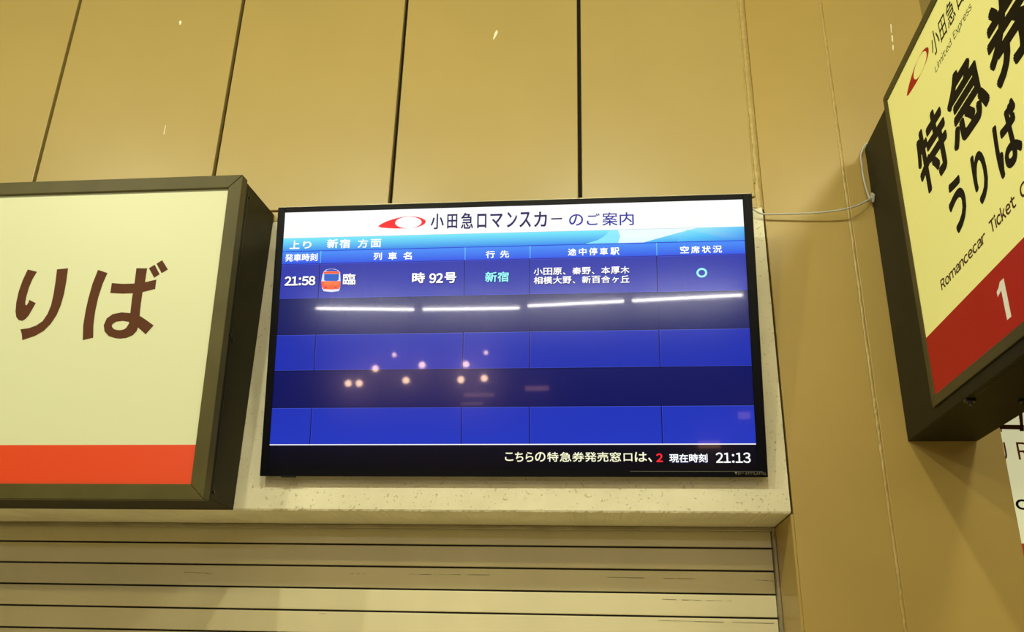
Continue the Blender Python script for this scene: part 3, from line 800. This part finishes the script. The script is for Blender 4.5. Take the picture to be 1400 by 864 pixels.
mitred(Frame((0, FY-0.003, CAM_H), (1, 0, 0), (0, 0, 1)), f_l-0.03, fz0-0.03, f_r+0.03, fz1+0.03, 0.03, 0.006, fs, M['olive'])
flat('face_panel', FF, [[(f_l, fz0), (f_r, fz0), (f_r, fz1), (f_l, fz1)]], M['sign_face_far'], fs, -0.003, 0.002, px=False, label='cream translucent face')
flat('colour_band', FF, [[(f_l, fz0), (f_r, fz0), (f_r, zr_), (f_l, zr_)]], M['sign_red_orange'], fs, -0.0005, 0.001, px=False, label='orange-red lower band')
# lower part of a large dark character, then the rust letters, then a small black word's first letter
p = lambda u, v: FF.px(u, v)
flat('lettering', FF, [[p(1362, 580.5), p(1400, 581), p(1400, 587.5), p(1362, 586.5)], [p(1392, 560), p(1397.5, 560), p(1399, 582), p(1394.5, 582)], [p(1367.2, 584), p(1369, 584), p(1370, 590.5), p(1368, 590.5)],
     [p(1394, 586), p(1400, 586), p(1400, 589.5), p(1394, 589.5)]], M['brown_ink'], fs, 0.0006, px=False)
jx = p(1375.6, 615)[0]; rx = p(1390.5, 615)[0]; hh = zJ1-zJ0
text('lettering', FF, [('J', (jx-0.036, zJ1, jx, zJ0)), ('R', (rx, zJ1, rx+0.055, zJ0))], M['orange_ink'], fs, 0.0006, 0.006, px=False)
cx0, cz1 = p(1388.5, 690)[0], p(1394, 682.5)[1]; cz0 = p(1394, 697)[1]
text('lettering', FF, [('c', (cx0, cz1, cx0+0.052, cz0))], M['black_ink'], fs, 0.0006, 0.02, px=False)

# ================================================================ lamps of the hall (behind the camera, some seen in the screen), added fill
for i, ((x, y), pw) in enumerate(zip(DOWNLIGHTS, DOWN_POWER)):
    d = empty('downlight', (x, y, CEIL), label=('leftmost', 'second', 'third', 'rightmost')[i]+' of the four round recessed downlights in the ceiling nearest the wall', cat='light', group='ceiling downlights near the wall')
    b = bmesh.new(); bmesh.ops.create_circle(b, cap_ends=False, radius=0.085+(DOWN_SIZE[i]-0.10)*0.6, segments=28)
    r = bmesh.ops.extrude_edge_only(b, edges=b.edges[:])
    for v in [g for g in r['geom'] if isinstance(g, bmesh.types.BMVert)]: v.co *= 0.76; v.co.z -= 0.012
    bmesh.ops.translate(b, verts=b.verts, vec=(x, y, CEIL-0.001))
    obj('trim_ring', b, M['white_metal'], d)
    # aimed a little at the wall
    lo = area('downlight_lamp', (x, y, CEIL-0.02), DOWN_SIZE[i], pw, WARM, (math.radians(70), 0, 0))
M['tube'] = mat('lit_tube', (0.9, 0.9, 0.85), 0.4, 0, 0, 2, emit=(1.0, 0.96, 0.86, 1), estr=TUBE_STRENGTH)
ends = [((-3.31, -5.68), (-2.24, -6.14)), ((-2.14, -6.17), (-0.96, -6.20)), ((-0.83, -5.89), (0.26, -5.43)), ((0.36, -5.45), (1.47, -4.97))]
Fm = Vector((0, -math.cos(TILT), -math.sin(TILT)))
def mirror(u, v, zrel):
    """where a lamp at height zrel hangs whose reflection in the screen shows at photo point (u, v)"""
    d = Vector(R_*((u-700)/F_PX) - U_*((v-432)/F_PX) + fwd); c = Vector(CAM)
    X = c + d*((t_mid-c).dot(Fm)/d.dot(Fm)); r = d-2*d.dot(Fm)*Fm
    return X + r*((Z(zrel)-X.z)/r.z)
for i, ((u0, v0), (u1, v1)) in enumerate((((432, 421.5), (566, 423)), ((578, 423), (710, 421)), ((722, 418), (853, 411.5)), ((865, 411), (1015, 403)))):
    A = mirror(u0, v0, 1.5); B = mirror(u1, v1, 1.5)
    mid = (A+B)/2
    t = empty('tube_light', tuple(mid), label=('leftmost', 'second', 'third', 'rightmost')[i]+' of the four white fluorescent tubes reflected in the screen', cat='light', group='row of fluorescent tubes')
    b = bmesh.new(); tube(b, [A, A+(B-A)*0.5, B], 0.0125, 14); obj('glass_tube', b, M['tube'], t, smooth=True)
    b = bmesh.new(); tube(b, [A+Vector((0, 0, 0.05)), B+Vector((0, 0, 0.05))], 0.028, 6); obj('batten', b, M['white_metal'], t)
    b = bmesh.new(); tube(b, [mid+Vector((0, 0, 0.07)), Vector((mid.x, mid.y, CEIL))], 0.006, 6); obj('hanger', b, M['white_metal'], t)
M['bulb'] = mat('warm_bulb', (0.9, 0.7, 0.4), 0.4, 0, 0, 2, emit=(1.0, 0.62, 0.38, 1), estr=75)
def at_depth(u, v, Y):
    d = Vector(R_*((u-700)/F_PX) - U_*((v-432)/F_PX) + fwd); c = Vector(CAM)
    X = c + d*((t_mid-c).dot(Fm)/d.dot(Fm)); r = d-2*d.dot(Fm)*Fm
    return X + r*((Y-X.y)/r.y)
ORD = ('leftmost', 'second', 'third', 'fourth', 'fifth', 'sixth', 'seventh', 'eighth', 'ninth', 'rightmost')
for i, (u, v) in enumerate(((476, 524), (491, 524), (513, 504), (539, 485), (555, 520), (577, 499), (630, 519), (637, 498), (662, 517), (664, 482))):
    c = at_depth(u, v, -9.0 - (0.6 if v < 510 else 0) - (0.6 if v < 490 else 0))
    t = empty('pendant_lamp', tuple(c), label=ORD[i]+' of the ten small warm lamps reflected as orange spots in the screen', cat='light', group='warm pendant lamps')
    b = bmesh.new(); bmesh.ops.create_uvsphere(b, u_segments=14, v_segments=8, radius=0.05 if v > 490 else 0.032, matrix=Matrix.Translation(c)); obj('bulb', b, M['bulb'], t, smooth=True)
    b = bmesh.new(); tube(b, [c+Vector((0, 0, 0.04)), Vector((c.x, c.y, CEIL))], 0.005, 6); obj('cord', b, M['black'], t)
for i, (u0, v0, u1, v1, h_) in enumerate(((634, 540, 676, 538, 0.05), (630, 552, 660, 552, 0.03), (718, 531, 750, 531, 0.07), (343, 446, 356, 446, 0.012), (658, 443, 670, 442, 0.012), (1010, 568, 1026, 568, 0.10), (955, 608, 985, 608, 0.10))):
    A = at_depth(u0, v0, -9.0); B = at_depth(u1, v1, -9.0)
    b = bmesh.new(); box(b, A.x, B.x, -9.06, -9.0, A.z-h_/2, A.z+h_/2, 0.004)
    o = obj('light_panel', b, M['bulb_dim'] if 'bulb_dim' in M else M.setdefault('bulb_dim', mat('dim_warm_panel', (0.8, 0.5, 0.3), 0.5, 0, 0, 2, emit=(1.0, 0.5, 0.32, 1), estr=5)))
    base_mesh(o, ((A.x+B.x)/2, -9.0, A.z-h_/2)); tag(o, 'dim warm lit bar reflected in the screen '+('below the orange spots', 'just under the longer bar', 'right of the orange spots', 'under the leftmost tube', 'under the second tube', 'at the right edge', 'in the lowest blue row')[i], 'light', 'warm panels')
# broad fill light added under the ceiling, no fixture stands for it
for y in (-2.6,):
    area('ceiling_fill', (0, y, CEIL-0.03), 9.0, 120, FILL, (0, 0, 0), 'RECTANGLE', 0.25)
